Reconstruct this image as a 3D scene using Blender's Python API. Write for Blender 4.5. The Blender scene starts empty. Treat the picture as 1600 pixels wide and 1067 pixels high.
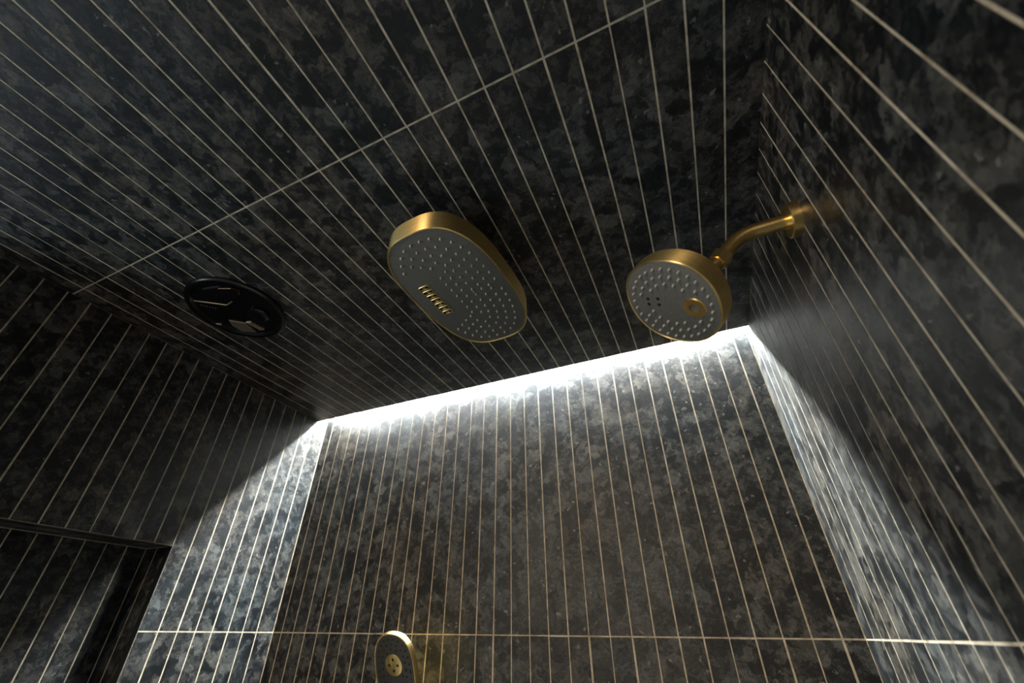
import bpy, bmesh, math, random
from mathutils import Matrix, Vector

# ------------------------------------------------------------------ units
S = 0.0508            # one tile pitch (2 in) in metres; layout below is in pitches
ZC = 2.40             # ceiling height in metres
def W3(x, y, z):      # pitch coordinates (right wall x=0, back wall y=0, ceiling z=0) -> metres
    return Vector((x * S, y * S, ZC + z * S))

scene = bpy.context.scene
col = scene.collection
random.seed(7)

# ------------------------------------------------------------------ camera
cam_data = bpy.data.cameras.new('camera')
cam = bpy.data.objects.new('camera', cam_data)
col.objects.link(cam)
A, B, C_ = 0.4322, 2.1505, 0.0103
rot = Matrix.Rotation(A, 4, 'Z') @ Matrix.Rotation(B, 4, 'X') @ Matrix.Rotation(C_, 4, 'Z')
cam.matrix_world = Matrix.Translation(W3(-4.813, -23.5915, -14.6287)) @ rot
cam_data.sensor_width = 36.0
cam_data.lens = 651.34 / 1600 * 36
cam_data.shift_x = 15.42 / 1600
cam_data.shift_y = 29.23 / 1600
cam_data.clip_start = 0.01
cam_data.dof.use_dof = True
cam_data.dof.focus_distance = 0.95
cam_data.dof.aperture_fstop = 3.2
scene.camera = cam

# ------------------------------------------------------------------ world, lamps of the place, exposure
world = bpy.data.worlds.new('world')
scene.world = world
world.use_nodes = True
bg = world.node_tree.nodes['Background']
bg.inputs['Color'].default_value = (0.62, 0.80, 1.0, 1)
bg.inputs['Strength'].default_value = 0.22

def area_lamp(name, loc, target, size, power, colour):
    d = bpy.data.lights.new(name, 'AREA')
    d.shape = 'RECTANGLE'; d.size, d.size_y = size
    d.energy = power; d.color = colour
    o = bpy.data.objects.new(name, d); col.objects.link(o)
    o.location = loc
    o.rotation_euler = (Vector(target) - Vector(loc)).to_track_quat('-Z', 'Y').to_euler()
    return o
# the warm vanity light of the bathroom, well behind the camera
area_lamp('bathroom_vanity_light', (-1.46, -3.9, 2.22), (-0.4, 0, 1.7), (0.7, 0.5), 62.0, (1.0, 0.79, 0.56))
# daylight from the bathroom window, reaching in where the left wall ends
area_lamp('bathroom_window_light', (-2.9, -2.25, 0.70), (0.0, -1.0, 2.0), (1.3, 0.9), 27.0, (0.70, 0.88, 1.0))

LED_STRENGTH = 1750.0
LED_COLOUR = (0.94, 1.0, 0.99, 1)

vs = scene.view_settings
vs.view_transform = 'Standard'; vs.look = 'None'; vs.gamma = 1.0
vs.use_curve_mapping = False
vs.exposure = 0.0
scene.cycles.max_bounces = 6; scene.cycles.diffuse_bounces = 4; scene.cycles.glossy_bounces = 3

# ------------------------------------------------------------------ materials
def new_mat(name):
    m = bpy.data.materials.new(name); m.use_nodes = True
    nt = m.node_tree; b = nt.nodes['Principled BSDF']
    return m, nt, b
def N(nt, kind, **kw):
    n = nt.nodes.new(kind)
    for k, v in kw.items():
        if k in n.inputs: n.inputs[k].default_value = v
        else: setattr(n, k, v)
    return n
def ramp(nt, stops, interp='LINEAR'):
    r = nt.nodes.new('ShaderNodeValToRGB'); cr = r.color_ramp; cr.interpolation = interp
    while len(cr.elements) < len(stops): cr.elements.new(0.5)
    for e, (p, c) in zip(cr.elements, stops): e.position = p; e.color = (*c, 1)
    return r
def mixc(nt, fac, a, b, mode='MIX'):
    m = nt.nodes.new('ShaderNodeMix'); m.data_type = 'RGBA'; m.blend_type = mode
    if isinstance(fac, float): m.inputs['Factor'].default_value = fac
    else: nt.links.new(fac, m.inputs['Factor'])
    for s, v in ((6, a), (7, b)):
        if isinstance(v, tuple): m.inputs[s].default_value = (*v, 1)
        else: nt.links.new(v, m.inputs[s])
    return m.outputs[2]

def stone_material():
    m, nt, b = new_mat('dark_flaked_stone'); L = nt.links.new
    geo = N(nt, 'ShaderNodeNewGeometry')
    warp = N(nt, 'ShaderNodeTexNoise', Scale=42.0, Detail=4.0, Roughness=0.7)
    L(geo.outputs['Position'], warp.inputs['Vector'])
    sub = N(nt, 'ShaderNodeVectorMath', operation='SUBTRACT'); sub.inputs[1].default_value = (0.5, 0.5, 0.5)
    L(warp.outputs['Color'], sub.inputs[0])
    sc = N(nt, 'ShaderNodeVectorMath', operation='SCALE'); sc.inputs['Scale'].default_value = 0.034
    L(sub.outputs[0], sc.inputs[0])
    add = N(nt, 'ShaderNodeVectorMath', operation='ADD')
    L(geo.outputs['Position'], add.inputs[0]); L(sc.outputs[0], add.inputs[1])
    def flakes(scale):
        v = N(nt, 'ShaderNodeTexVoronoi', Scale=scale)
        L(add.outputs[0], v.inputs['Vector'])
        s = N(nt, 'ShaderNodeSeparateColor'); L(v.outputs['Color'], s.inputs[0])
        return s.outputs[0]
    big, mid, small = flakes(25.0), flakes(52.0), flakes(140.0)
    def mth(op, a, bb):
        n = N(nt, 'ShaderNodeMath', operation=op)
        for i, v in enumerate((a, bb)):
            if isinstance(v, float): n.inputs[i].default_value = v
            else: L(v, n.inputs[i])
        return n.outputs[0]
    clouds = N(nt, 'ShaderNodeTexNoise', Scale=6.0, Detail=2.0); L(geo.outputs['Position'], clouds.inputs['Vector'])
    fine = N(nt, 'ShaderNodeTexNoise', Scale=420.0, Detail=2.0, Roughness=0.7); L(geo.outputs['Position'], fine.inputs['Vector'])
    v = mth('ADD', mth('MULTIPLY', big, 0.33), mth('MULTIPLY', mid, 0.32))
    v = mth('ADD', v, mth('MULTIPLY', small, 0.26))
    v = mth('ADD', v, mth('MULTIPLY', mth('SUBTRACT', clouds.outputs['Fac'], 0.5), 0.30))
    v = mth('ADD', v, mth('MULTIPLY', mth('SUBTRACT', fine.outputs['Fac'], 0.5), 0.34))
    r = ramp(nt, [(0.20, (0.0045, 0.0054, 0.0065)), (0.37, (0.0110, 0.0120, 0.0130)), (0.46, (0.024, 0.0244, 0.0240)), (0.58, (0.042, 0.041, 0.0385)), (0.80, (0.080, 0.077, 0.071))])
    L(v, r.inputs[0])
    # cool / warm drift of the slab colour
    drift = N(nt, 'ShaderNodeTexNoise', Scale=3.2, Detail=2.0); L(geo.outputs['Position'], drift.inputs['Vector'])
    tint = ramp(nt, [(0.35, (0.90, 1.03, 1.12)), (0.65, (1.10, 1.0, 0.88))]); L(drift.outputs['Fac'], tint.inputs[0])
    c = mixc(nt, 1.0, r.outputs[0], tint.outputs[0], 'MULTIPLY')
    # sparse pale mineral flecks
    fv = N(nt, 'ShaderNodeTexVoronoi', Scale=95.0); L(add.outputs[0], fv.inputs['Vector'])
    fs = N(nt, 'ShaderNodeSeparateColor'); L(fv.outputs['Color'], fs.inputs[0])
    sel = mth('GREATER_THAN', fs.outputs[1], 0.972)
    near = mth('LESS_THAN', fv.outputs['Distance'], 0.34)
    c = mixc(nt, mth('MULTIPLY', mth('MULTIPLY', sel, near), 0.55), c, (0.19, 0.18, 0.165))
    L(c, b.inputs['Base Color'])
    rr = N(nt, 'ShaderNodeMapRange'); rr.inputs['To Min'].default_value = 0.42; rr.inputs['To Max'].default_value = 0.60
    L(mid, rr.inputs['Value']); L(rr.outputs[0], b.inputs['Roughness'])
    b.inputs['Specular IOR Level'].default_value = 0.24
    bump = N(nt, 'ShaderNodeBump', Strength=0.22, Distance=0.0008)
    relief = N(nt, 'ShaderNodeTexNoise', Scale=160.0, Detail=2.0); L(geo.outputs['Position'], relief.inputs['Vector'])
    L(relief.outputs['Fac'], bump.inputs['Height'])
    L(bump.outputs[0], b.inputs['Normal'])
    return m
STONE = stone_material()

def grout_material():
    m, nt, b = new_mat('pale_grout'); L = nt.links.new
    geo = N(nt, 'ShaderNodeNewGeometry')
    n = N(nt, 'ShaderNodeTexNoise', Scale=35.0, Detail=5.0, Roughness=0.65); L(geo.outputs['Position'], n.inputs['Vector'])
    r = ramp(nt, [(0.30, (0.24, 0.19, 0.12)), (0.50, (0.47, 0.395, 0.285)), (0.72, (0.63, 0.55, 0.43))]); L(n.outputs['Fac'], r.inputs[0])
    L(r.outputs[0], b.inputs['Base Color']); b.inputs['Roughness'].default_value = 0.85
    return m
GROUT = grout_material()

def brass_material(name, brushed):
    m, nt, b = new_mat(name); L = nt.links.new
    tc = N(nt, 'ShaderNodeTexCoord')
    mp = N(nt, 'ShaderNodeMapping'); mp.inputs['Scale'].default_value = (50, 50, 900) if brushed else (900, 900, 900); L(tc.outputs['Object'], mp.inputs['Vector'])
    n = N(nt, 'ShaderNodeTexNoise', Scale=1.0, Detail=3.0); L(mp.outputs[0], n.inputs['Vector'])
    r = ramp(nt, [(0.3, (0.68, 0.49, 0.19)) if brushed else (0.3, (0.74, 0.535, 0.21)), (0.7, (0.86, 0.63, 0.26)) if brushed else (0.7, (0.78, 0.565, 0.23))]); L(n.outputs['Fac'], r.inputs[0])
    L(r.outputs[0], b.inputs['Base Color'])
    b.inputs['Metallic'].default_value = 1.0
    rr = N(nt, 'ShaderNodeMapRange'); rr.inputs['To Min'].default_value = 0.34 if brushed else 0.29; rr.inputs['To Max'].default_value = 0.50 if brushed else 0.33
    L(n.outputs['Fac'], rr.inputs['Value']); L(rr.outputs[0], b.inputs['Roughness'])
    if brushed:      # brushing lines run round the rim, so highlights stretch across them
        b.inputs['Anisotropic'].default_value = 0.85; b.inputs['Anisotropic Rotation'].default_value = 0.25
        t = N(nt, 'ShaderNodeTangent', direction_type='RADIAL', axis='Z'); L(t.outputs[0], b.inputs['Tangent'])
    return m
BRASS = brass_material('satin_brass', False)
BRUSHED = brass_material('brushed_brass', True)

def simple(name, colour, rough, metal=0.0, spec=0.5):
    m, nt, b = new_mat(name)
    geo = N(nt, 'ShaderNodeNewGeometry')
    n = N(nt, 'ShaderNodeTexNoise', Scale=260.0, Detail=2.0); nt.links.new(geo.outputs['Position'], n.inputs['Vector'])
    r = ramp(nt, [(0.3, tuple(c * 0.86 for c in colour)), (0.7, tuple(min(1, c * 1.12) for c in colour))])
    nt.links.new(n.outputs['Fac'], r.inputs[0]); nt.links.new(r.outputs[0], b.inputs['Base Color'])
    b.inputs['Roughness'].default_value = rough; b.inputs['Metallic'].default_value = metal
    b.inputs['Specular IOR Level'].default_value = spec
    return m
FACE = simple('grey_spray_face', (0.090, 0.089, 0.078), 0.5)
FACE_DARK = simple('charcoal_spray_face', (0.030, 0.031, 0.030), 0.5)
NOZZLE = simple('silicone_nozzle', (0.36, 0.34, 0.32), 0.3)
NOZZLE_DARK = simple('black_nozzle', (0.010, 0.010, 0.012), 0.4)
HOLE = simple('dark_outlet', (0.006, 0.005, 0.005), 0.5)
BLACK = simple('glossy_black_plastic', (0.004, 0.004, 0.005), 0.24, 0.0, 0.35)
BLACK_METAL = simple('black_metal_trim', (0.008, 0.009, 0.010), 0.32)
FAN_METAL = simple('dull_metal_plate', (0.22, 0.20, 0.16), 0.35, 0.6)
PLASTER = simple('painted_board', (0.05, 0.05, 0.05), 0.8)
FLOOR_M = simple('grey_floor_tile', (0.42, 0.43, 0.43), 0.5)

def led_material():
    m, nt, b = new_mat('led_diffuser')
    b.inputs['Base Color'].default_value = (0.8, 0.8, 0.8, 1)
    b.inputs['Emission Color'].default_value = LED_COLOUR
    b.inputs['Emission Strength'].default_value = LED_STRENGTH
    return m
LED = led_material()

# ------------------------------------------------------------------ mesh helpers (all lengths in pitches)
def mesh_obj(name, verts, faces, mat, parent=None, smooth=None):
    me = bpy.data.meshes.new(name)
    me.from_pydata([tuple(Vector(v) * S) for v in verts], [], faces)
    bm = bmesh.new(); bm.from_mesh(me); bmesh.ops.recalc_face_normals(bm, faces=bm.faces); bm.to_mesh(me); bm.free()
    if smooth is not None:
        for p in me.polygons: p.use_smooth = True
        me.set_sharp_from_angle(angle=math.radians(smooth))
    me.materials.append(mat)
    return link(name, me, parent)
def link(name, me, parent=None):
    o = bpy.data.objects.new(name, me); col.objects.link(o)
    if parent: o.parent = parent
    return o
def box_geo(x0, x1, y0, y1, z0, z1, V, F):
    b = len(V)
    V += [(x0,y0,z0),(x1,y0,z0),(x1,y1,z0),(x0,y1,z0),(x0,y0,z1),(x1,y0,z1),(x1,y1,z1),(x0,y1,z1)]
    F += [tuple(b+i for i in f) for f in ((0,3,2,1),(4,5,6,7),(0,1,5,4),(1,2,6,5),(2,3,7,6),(3,0,4,7))]
def root(name, loc, label=None, cat=None, group=None, rotm=None):
    o = bpy.data.objects.new(name, None); col.objects.link(o)
    o.empty_display_size = 0.03
    o.matrix_world = Matrix.Translation(loc) @ (rotm.to_4x4() if rotm is not None else Matrix.Identity(4))
    if label: o['label'] = label; o['category'] = cat
    if group: o['group'] = group
    return o
def structure(name, boxes, mat):
    """boxes in room pitch coordinates, joined to one piece of the setting, origin at the ceiling/back/right corner"""
    V, F = [], []
    for b in boxes: box_geo(*b, V, F)
    me = bpy.data.meshes.new(name)
    me.from_pydata([tuple(Vector(v) * S) for v in V], [], F); me.materials.append(mat)
    o = link(name, me); o.location = (0, 0, ZC); o['kind'] = 'structure'
    return o
def sup(a, b, n, k=72):
    out = []
    for i in range(k):
        t = 2 * math.pi * i / k; c, s = math.cos(t), math.sin(t)
        out.append((a * math.copysign(abs(c) ** (2 / n), c), b * math.copysign(abs(s) ** (2 / n), s)))
    return out
def loft(name, a, b, n, prof, mat, parent, cap0=True, cap1=True, k=72, smooth=35):
    """rings of a rounded outline: prof = [(inset, height)]"""
    V, F = [], []
    for d, h in prof: V += [(x, y, h) for x, y in sup(max(a - d, .01), max(b - d, .01), n, k)]
    for r in range(len(prof) - 1):
        for i in range(k):
            j = (i + 1) % k; F.append((r*k+i, r*k+j, (r+1)*k+j, (r+1)*k+i))
    if cap0: F.append(tuple(range(k)))
    if cap1: F.append(tuple((len(prof)-1)*k + i for i in range(k)))
    return mesh_obj(name, V, F, mat, parent, smooth)
def tube_geo(path, radii, V, F, k=20, caps=True):
    path = [Vector(p) for p in path]; b0 = len(V); up = None
    for i, p in enumerate(path):
        t = (path[min(i+1, len(path)-1)] - path[max(i-1, 0)]).normalized()
        if up is None: up = t.orthogonal().normalized()
        up = (up - t * up.dot(t)).normalized(); sd = t.cross(up)
        r = radii[i] if isinstance(radii, (list, tuple)) else radii
        V += [tuple(p + (up * math.cos(2*math.pi*j/k) + sd * math.sin(2*math.pi*j/k)) * r) for j in range(k)]
    for i in range(len(path) - 1):
        for j in range(k):
            q = (j + 1) % k; F.append((b0+i*k+j, b0+i*k+q, b0+(i+1)*k+q, b0+(i+1)*k+j))
    if caps:
        F.append(tuple(b0 + j for j in range(k))); F.append(tuple(b0 + (len(path)-1)*k + j for j in range(k)))
def tube(name, path, radii, mat, parent, k=24, smooth=35):
    V, F = [], []; tube_geo(path, radii, V, F, k); return mesh_obj(name, V, F, mat, parent, smooth)
def annulus(name, r0, r1, z0, z1, c, mat, parent, k=40, bev=0.03):
    prof = [(r0, z0), (r0, z1 - bev*0), (r0 + bev, z1), (r1 - bev, z1), (r1, z1 - bev), (r1, z0)]
    V, F = [], []; m = len(prof)
    for r, z in prof: V += [(c[0] + r*math.cos(2*math.pi*i/k), c[1] + r*math.sin(2*math.pi*i/k), z) for i in range(k)]
    for q in range(m):
        for i in range(k):
            j = (i+1) % k; F.append((q*k+i, q*k+j, ((q+1) % m)*k+j, ((q+1) % m)*k+i))
    return mesh_obj(name, V, F, mat, parent, 35)
def tips(name, pts, r, h, mat, parent, k=8, sign=1):
    """many small rounded nozzle tips in one part"""
    V, F = [], []
    for x, y, z in pts:
        b = len(V)
        for rr, hh in ((r, -0.02), (r * .92, h * .6), (r * .5, h)):
            V += [(x + rr*math.cos(2*math.pi*i/k), y + rr*math.sin(2*math.pi*i/k), z + sign*hh) for i in range(k)]
        for q in range(2):
            for i in range(k):
                j = (i+1) % k; F.append((b+q*k+i, b+q*k+j, b+(q+1)*k+j, b+(q+1)*k+i))
        F.append(tuple(b + 2*k + i for i in range(k)))
    o = mesh_obj(name, V, F, mat, parent, 50); o['kind'] = 'stuff'; return o

# ------------------------------------------------------------------ tiles
G = 0.058             # grout joint
TH = 0.16             # tile thickness
RECESS = 0.011        # how far the joint lies behind the tile face
_tiles = {}
def tile_mesh(w, l):
    """strip tile lying in local XY (w along x, l along y), face at z=0 pointing +z, eased edges"""
    key = (round(w, 3), round(l, 3))
    if key in _tiles: return _tiles[key]
    V, F = [], []; e = 0.012; a, b = (w - G) / 2, (l - G) / 2
    for i, z in ((0, -TH), (0, -e), (e, 0.0)):
        V += [(-a+i, -b+i, z), (a-i, -b+i, z), (a-i, b-i, z), (-a+i, b-i, z)]
    F = [(0, 3, 2, 1), (8, 9, 10, 11)]
    for r in (0, 4):
        for i in range(4): j = (i+1) % 4; F.append((r+i, r+j, r+4+j, r+4+i))
    me = bpy.data.meshes.new('tile'); me.from_pydata([tuple(Vector(v) * S) for v in V], [], F)
    me.materials.append(STONE); _tiles[key] = me
    return me
ROT = {  # columns: local x, y, z in room axes
    'ceiling': Matrix(((1,0,0),(0,-1,0),(0,0,-1))),
    'back':    Matrix(((1,0,0),(0,0,-1),(0,1,0))),
    'right':   Matrix(((0,0,-1),(1,0,0),(0,-1,0))),   # w along y, l along -z, face -x
    'left':    Matrix(((0,0,1),(1,0,0),(0,1,0))),     # w along y, l along z, face +x
    'jamb':    Matrix(((1,0,0),(0,0,-1),(0,1,0))),
}
def tile(parent, side, c, w, l):
    o = link('tile', tile_mesh(w, l), parent)
    jig = Vector([random.uniform(-.006, .006) for _ in range(3)])
    n = ROT[side].col[2]
    lift = n * random.uniform(-.004, .003)
    tl = Matrix.Rotation(random.uniform(-.0012, .0012), 4, 'Z') @ Matrix.Rotation(random.uniform(-.003, .003), 4, 'Y')
    o.matrix_local = Matrix.Translation((Vector(c) + lift) * S) @ ROT[side].to_4x4() @ tl
    return o

RW = 32.092           # room width
SL = 1.012            # ceiling stops here: light slot to the back wall
JC = 18.054           # ceiling joint
HJ = 14.715           # wall joint below the ceiling
FRONT = -44.0
LEFT_END = -22.26     # the left wall stops here, open to the bathroom
FLOOR = -ZC / S
LOW = -38.7
RC = RECESS
TOPZ = 1.25           # underside of the cove cap

floor = structure('floor', [(-RW-60, 1, FRONT-60, 1, FLOOR-1, FLOOR)], FLOOR_M)

wall_back = structure('wall_back', [(-RW-1, 1, RC, 1.0, FLOOR, 2.0)], GROUT)
xs = [0.0, -0.77] + [-0.77 - 1.0184*i for i in range(1, 31)] + [-RW]
for i in range(len(xs) - 1):
    xc, w = (xs[i] + xs[i+1]) / 2, xs[i] - xs[i+1]
    tile(wall_back, 'back', (xc, 0, (TOPZ - HJ) / 2), w, HJ + TOPZ)
    tile(wall_back, 'back', (xc, 0, (LOW - HJ) / 2), w, -LOW - HJ)

wall_right = structure('wall_right', [(RC, 1.0, FRONT, 1.0, FLOOR, 2.0)], GROUT)
ys = [0.0] + [-1.23 - i for i in range(0, 43)]
for i in range(len(ys) - 1):
    yc, w = (ys[i] + ys[i+1]) / 2, ys[i] - ys[i+1]
    top = TOPZ if yc > -SL else G/2
    tile(wall_right, 'right', (0, yc, (top - HJ) / 2), w, HJ + top)
    tile(wall_right, 'right', (0, yc, (LOW - HJ) / 2), w, -LOW - HJ)

NT, NB, NY0, NY1, ND = -10.70, -26.7, -8.26, -20.26, 2.4     # niche: top, bottom, near/far edge, depth
wall_left = structure('wall_left', [(-RW-1.0, -RW-RC, NY0+RC, 1.0, FLOOR, 2.0), (-RW-1.0, -RW-RC, LEFT_END, NY1-RC, FLOOR, TOPZ),
                                    (-RW-1.0, -RW-RC, NY1-RC, NY0+RC, NT+RC, 2.0), (-RW-1.0, -RW-RC, NY1-RC, NY0+RC, FLOOR, NB-RC)], GROUT)
ys = [0.0] + [-1.26 - i for i in range(0, 22)]
for i in range(len(ys) - 1):
    yc, w = (ys[i] + ys[i+1]) / 2, ys[i] - ys[i+1]
    top = TOPZ if yc > -SL else G/2
    if NY1 < yc < NY0:
        tile(wall_left, 'left', (-RW, yc, (NT + G/2) / 2), w, G/2 - NT)
        tile(wall_left, 'left', (-RW, yc, (NB + LOW) / 2), w, NB - LOW)
    else:
        tile(wall_left, 'left', (-RW, yc, (top - HJ) / 2), w, HJ + top)
        tile(wall_left, 'left', (-RW, yc, (LOW - HJ) / 2), w, -LOW - HJ)

# niche sunk in the left wall: back, jambs, soffit and sill are grout-bedded stone
XB = -RW - ND
wall_niche = structure('wall_niche', [(XB-1, XB-RC, NY1-1, NY0+1, NB-1, NT+1), (XB, -RW-1, NY0+RC, NY0+.8, NB, NT+.8), (XB, -RW-1, NY1-.8, NY1-RC, NB, NT+.8),
                                      (XB, -RW-1, NY1, NY0, NT+RC, NT+.8), (XB, -RW-1, NY1, NY0, NB-.8, NB-RC)], GROUT)
for i in range(12):
    tile(wall_niche, 'left', (XB, NY0 - .5 - i, (NT + NB) / 2), 1.0, NT - NB)
for xa, xb in ((-RW - .38, -RW - 1.39), (-RW - 1.39, XB)):
    xc = (xa + xb) / 2
    tile(wall_niche, 'jamb', (xc, NY0, (NT + NB) / 2), xa - xb, NT - NB)
    o = tile(wall_niche, 'ceiling', (xc, (NY0 + NY1) / 2, NT), xa - xb, NY0 - NY1)
# slim dark edge profile framing the niche opening
V, F = [], []
for b in ((-RW-.36, -RW+.012, NY1-.02, NY0, NT-.045, NT-.005), (-RW-.36, -RW+.012, NY0-.045, NY0-.005, NB, NT-.05),
          (-RW-.36, -RW+.012, NY1+.005, NY1+.045, NB, NT-.05), (-RW-.36, -RW+.012, NY1, NY0, NB+.005, NB+.045)):
    box_geo(*b, V, F)
trim = mesh_obj('trim_1', V, F, BLACK_METAL); trim.location = (0, 0, ZC); trim['kind'] = 'structure'

ceiling = structure('ceiling', [(-RW, 0, FRONT, -SL, RC, TOPZ)], GROUT)
w0 = 1.0948
xs = [G/2] + [-w0 - i for i in range(0, 31)] + [-RW - G/2]
for i in range(len(xs) - 1):
    xc, w = (xs[i] + xs[i+1]) / 2, xs[i] - xs[i+1]
    tile(ceiling, 'ceiling', (xc, -(SL + JC) / 2 + G/4, 0), w, JC - SL + G/2)
    tile(ceiling, 'ceiling', (xc, -(JC + 42.0) / 2, 0), w, 42.0 - JC)
# edge board of the dropped ceiling and the cap over the light slot
trim2 = structure('trim_2', [(-RW, 0, -SL, -SL+.03, -.004, TOPZ)], PLASTER)
cove_cap = structure('ceiling_cove', [(-RW-60, 1, FRONT-60, 1.0, TOPZ, 1.6)], PLASTER)

# ------------------------------------------------------------------ LED strip in the slot
led = root('cove_light', W3(-RW/2, -.22, TOPZ), 'hidden white LED strip glowing in the slot between ceiling and back wall', 'light strip')
V, F = [], []; box_geo(-RW/2+.05, RW/2-.05, -.10, .10, -.07, -.045, V, F); mesh_obj('diffuser', V, F, LED, led)
V, F = [], []; box_geo(-RW/2+.05, RW/2-.05, -.13, .13, -.045, 0, V, F); mesh_obj('channel', V, F, BLACK_METAL, led)

# ------------------------------------------------------------------ ceiling rain head
Z0 = 2.6; T = .96
rh = root('rain_head', W3(-11.94, -12.22, 0), 'large oblong brass rain shower head hanging flat under the ceiling', 'shower head', rotm=Matrix.Rotation(-.07, 3, 'Z'))
a, b, n = 2.135, 3.62, 2.8
loft('body', a, b, n, [(.9, -Z0+T), (.16, -Z0+T), (.05, -Z0+T-.03), (0, -Z0+T-.10), (0, -Z0+.05), (.012, -Z0+.008), (.03, -Z0), (.06, -Z0), (.078, -Z0+.012), (.085, -Z0+.05)], BRUSHED, rh, k=96)
face = loft('spray_face', a, b, n, [(.08, -Z0+.06), (.08, -Z0+.035), (.095, -Z0+.028)], FACE, rh, k=96)
pts = []
for i in range(4):
    d = .46 + .38*i; ring = sup(a - d, b - d, 2.6, 900); acc = .2*i; last = None
    for p in ring + ring[:1]:
        if last is not None:
            acc += math.dist(p, last)
            if acc >= .41:
                acc -= .41; u, v = p
                if not (u < -.30 and (-1.55 + .38*u) < v < (1.0 - .48*u)): pts.append((u, v, -Z0+.03))
        last = p
pts += [(.13, -1.45 + .4*i, -Z0+.03) for i in range(8)] + [(-.24, -1.24 + .4*i, -Z0+.03) for i in range(7)]
tips('nozzles', pts, .052, .10, NOZZLE, rh, sign=-1)
for i in range(7):
    s = loft('spray_slot', .27, .118, 3.0, [(0, .02), (0, -.035), (.015, -.05), (.04, -.05), (.055, -.025)], BRASS, rh, k=28)
    s.location = Vector((-1.22, -1.08 + i*.285, -Z0+.03)) * S
    V, F = [], []
    for sx in (-.145, .145): tube_geo([(sx, 0, 0), (sx, 0, -.049)], .07, V, F, 12)
    mesh_obj('outlet', V, F, HOLE, s, 35)
tube('ceiling_arm', [(0, 0, -Z0+T-.02), (0, 0, 0)], .24, BRASS, rh)
tube('collar', [(0, 0, -Z0+T-.02), (0, 0, -Z0+T+.14), (0, 0, -Z0+T+.16)], [.42, .42, .38], BRASS, rh)
tube('flange', [(0, 0, -.22), (0, 0, -.20), (0, 0, 0)], [.56, .60, .60], BRASS, rh, k=40)

# ------------------------------------------------------------------ wall shower head on its arm
AY, AZ = -12.05, -3.66
wh = root('wall_shower_head', W3(0, AY, AZ), 'round brass shower head on a bent arm from the right wall', 'shower head')
tube('flange', [(0, 0, 0), (-.24, 0, 0), (-.27, 0, 0)], [.56, .56, .53], BRASS, wh, k=48)
path = [(-.2, 0, 0), (-1.15, 0, 0)]
R = 1.15; th_end = math.radians(46)
for i in range(1, 11):
    t = th_end * i / 10; path.append((-1.15 - R*math.sin(t), 0, -R*(1 - math.cos(t))))
e = Vector(path[-1]); dr = Vector((-math.cos(th_end), 0, -math.sin(th_end)))
E1 = e + dr * .42
path += [tuple(e + dr*.2), tuple(E1)]
tube('arm', path, .235, BRASS, wh, k=28)
V, F = [], []; tube_geo([E1 - dr*.05, E1 + dr*.34], .315, V, F, 6); mesh_obj('nut', V, F, BRASS, wh)
n_ = Vector((-.60, -.24, -.76)).normalized()
u_ = Vector((.79, -.30, -.53)); u_ = (u_ - n_*u_.dot(n_)).normalized(); v_ = n_.cross(u_)
fc = Vector((-4.18, -12.2, -5.81)) - Vector((0, AY, AZ))       # face centre, local to the flange
M = Matrix((u_, v_, n_)).transposed().to_4x4()
def head_part(o): o.matrix_local = Matrix.Translation(fc * S) @ M; return o
ra = 1.585
head = head_part(loft('head', ra, ra, 2.15, [(.075, -.04), (.062, -.005), (.05, 0), (.02, 0), (0, -.025), (0, -.55), (.03, -.68), (.10, -.79), (.22, -.86), (.5, -.90), (1.1, -.97), (1.25, -1.05), (1.32, -1.2)], BRUSHED, wh, k=80))
sface = head_part(loft('spray_face', ra, ra, 2.15, [(.065, -.06), (.065, -.02), (.075, -.014)], FACE, wh, k=80))
back = fc - n_*1.15
tube('ball_joint', [E1 + dr*.25, E1 + dr*.32, (E1 + dr*.3)*.5 + back*.5, back], [.2, .24, .27, .27], BRASS, wh)
pts = []
for rad, cnt, gap in ((1.31, 29, False), (1.04, 22, True), (.77, 16, True)):
    for i in range(cnt):
        t = 2*math.pi*i/cnt + rad; x, y = rad*math.cos(t), rad*math.sin(t) - .02
        if gap and (math.hypot(x - .75, y + .16) < .50 or (x < -.3 and -.22 < y < .36)): continue
        pts.append((x, y, -.014))
o = head_part(tips('nozzles', pts, .046, .09, NOZZLE, wh))
ring = head_part(annulus('spray_ring', .155, .37, -.05, .035, (.75, -.16), BRASS, wh))
for x, y in ((-.78, .17), (-.41, .17), (-.81, -.04), (-.44, -.06)):
    V, F = [], []; tube_geo([(x, y, -.05), (x, y, -.008)], .062, V, F, 12); head_part(mesh_obj('outlet', V, F, HOLE, wh, 35))

# ------------------------------------------------------------------ hand shower on the back wall
tilt = math.radians(26)
hv = Vector((0, -math.sin(tilt), math.cos(tilt))); hn = Vector((0, -math.cos(tilt), -math.sin(tilt))); hu = hv.cross(hn)
HM = Matrix((hu, hv, hn)).transposed()
hc = Vector((-20.28, -2.4, -16.25))
hs = root('hand_shower', W3(hc.x, 0, hc.z - 2.6), 'small brass hand shower with charcoal face on the back wall', 'hand shower')
hoff = Vector((0, hc.y, 2.6))
def hand_part(o, off=(0, 0, 0)): o.matrix_local = Matrix.Translation((hoff + HM @ Vector(off)) * S) @ HM.to_4x4(); return o
a, b, n = 1.2, 1.72, 2.5
hand_part(loft('body', a, b, n, [(.075, -.03), (.06, 0), (.02, 0), (0, -.03), (0, -.28), (.05, -.36), (.2, -.42)], BRUSHED, hs))
hand_part(loft('spray_face', a, b, n, [(.075, -.05), (.075, -.015), (.085, -.01)], FACE_DARK, hs))
pts = []
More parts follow.
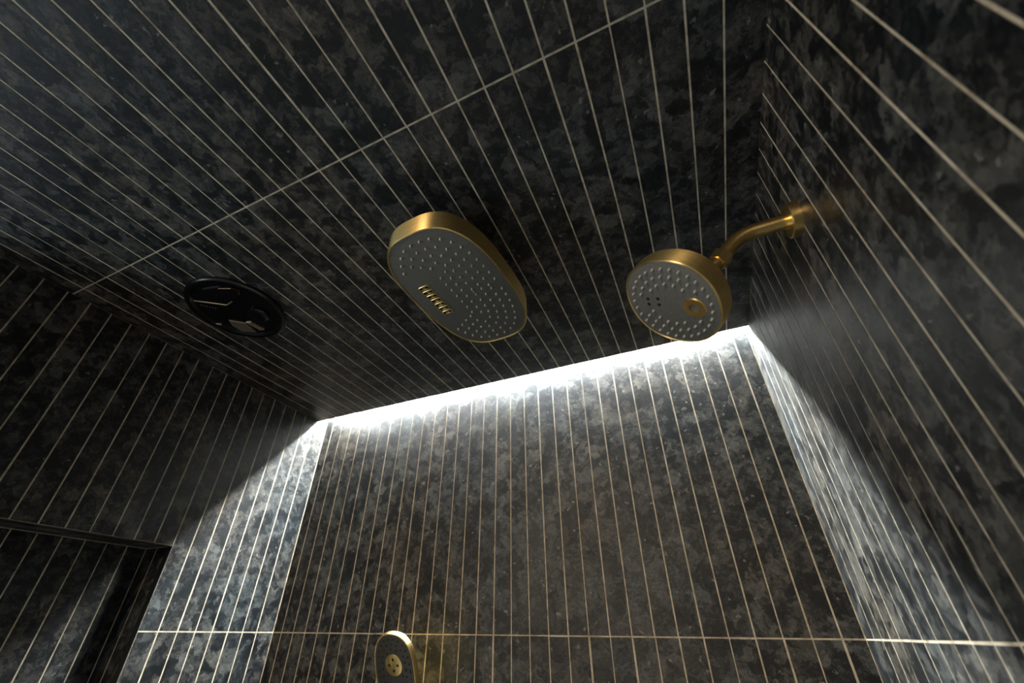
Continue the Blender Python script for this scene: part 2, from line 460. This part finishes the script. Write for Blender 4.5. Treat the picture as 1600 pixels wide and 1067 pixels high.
for d, sp in ((.26, .30), (.50, .30), (.72, .34)):
    rg = sup(a - d, b - d, 2.4, 600); acc = d; last = None
    for p in rg + rg[:1]:
        if last is not None:
            acc += math.dist(p, last)
            if acc >= sp:
                acc -= sp
                if math.hypot(p[0], (p[1] - .28)/1.05) > .55: pts.append((p[0], p[1], -.012))
        last = p
hand_part(tips('nozzles', pts, .045, .05, NOZZLE_DARK, hs))
plate = hand_part(loft('spray_plate', .50, .50, 2.0, [(0, -.03), (0, .02), (.02, .03)], BRASS, hs, k=40), (0, .28, 0))
V, F = [], []
for x, y in ((0, .25), (0, -.25), (.25, 0), (-.25, 0)): tube_geo([(x, y, 0), (x, y, .036)], .07, V, F, 12)
mesh_obj('outlet', V, F, HOLE, plate, 35)
hand_part(tube('handle', [(0, -1.4, -.30), (0, -2.0, -.34), (0, -2.8, -.36), (0, -4.6, -.36)], [.62, .46, .30, .27], BRASS, hs))
hp = hoff + HM @ Vector((0, -2.9, -.36))
tube('wall_bracket', [tuple(hp), (0, 0, hp.z)], .26, BRASS, hs)
tube('bracket_flange', [(0, -.3, hp.z), (0, 0, hp.z)], .55, BRASS, hs, k=40)

# ------------------------------------------------------------------ round black exhaust fan in the ceiling
fan = root('exhaust_fan', W3(-25.24, -13.72, 0), 'round glossy black exhaust fan set in the tiled ceiling', 'ceiling fan')
FR = 2.47
V, F = [], []; k = 64
prof = [(FR, 0), (FR, -.10), (FR-.06, -.17), (FR-.16, -.20), (FR-.30, -.17), (FR-.36, -.08), (FR-.40, -.03)]
for r, z in prof: V += [(r*math.cos(2*math.pi*i/k), r*math.sin(2*math.pi*i/k), z) for i in range(k)]
for q in range(len(prof)-1):
    for i in range(k): j = (i+1) % k; F.append((q*k+i, q*k+j, (q+1)*k+j, (q+1)*k+i))
mesh_obj('rim', V, F, BLACK, fan, 40)
loft('housing', FR-.38, FR-.38, 2, [(0, -.005), (0, -.03), (.2, -.028)], BLACK, fan, k=64)
def plate_part(name, poly, z0, z1, mat, inset=.06):
    c = Vector((sum(p[0] for p in poly)/len(poly), sum(p[1] for p in poly)/len(poly)))
    V, F = [], []; k = len(poly)
    for f, z in ((0, z0), (0, z1 + .5*(z0-z1)), (inset, z1)):
        V += [(p[0] + (c.x-p[0])*f, p[1] + (c.y-p[1])*f, z) for p in poly]
    for q in range(2):
        for i in range(k): j = (i+1) % k; F.append((q*k+i, q*k+j, (q+1)*k+j, (q+1)*k+i))
    F.append(tuple(2*k+i for i in range(k))); F.append(tuple(range(k)))
    return mesh_obj(name, V, F, mat, fan)
plate_part('motor_cover', [(-1.31, -1.52), (0, -.59), (.55, -.66), (1.3, -.80), (1.55, -1.05), (1.35, -1.35), (.74, -1.62), (-.2, -1.85), (-.9, -1.80)], -.02, -.16, BLACK)
plate_part('scroll_plate', [(-1.24, .43), (-.61, .99), (-.78, 1.85), (-1.45, 1.45), (-1.50, .80)], -.02, -.10, FAN_METAL)
V, F = [], []
tube_geo([(-1.31, -1.50, -.15), (-.02, -.57, -.17), (.5, -.64, -.16)], .035, V, F, 8); mesh_obj('edge_strip', V, F, FAN_METAL, fan, 35)  # metal strip added to draw the bright line along the motor cover's edge
tube_geo([(-2.15, .32, -.1), (-1.92, .50, -.1)], .05, V := [], F := [], 8); mesh_obj('clip', V, F, FAN_METAL, fan, 35)
for i in range(7):
    x, y = -.58 + .02*i, 1.0 + .125*i
    V, F = [], []; box_geo(-.15, .15, -.018, .018, -.10, 0, V, F)
    o = mesh_obj('blade', V, F, FAN_METAL, fan); o.location = Vector((x + .22, y, -.02))*S; o.rotation_euler = (.25, 0, .35)
V, F = [], []
for i in range(6):
    t = i/5; tube_geo([(-1.44 + .45*t, -1.04 + .49*t, -.01), (-1.44 + .45*t, -1.04 + .49*t, -.07)], .035, V, F, 8)
mesh_obj('screws', V, F, FAN_METAL, fan, 35)['kind'] = 'stuff'
loft('hub', .55, .55, 2, [(0, -.02), (0, -.15), (.08, -.2), (.3, -.21)], BLACK, fan, k=40).location = Vector((.75, .75, 0))*S
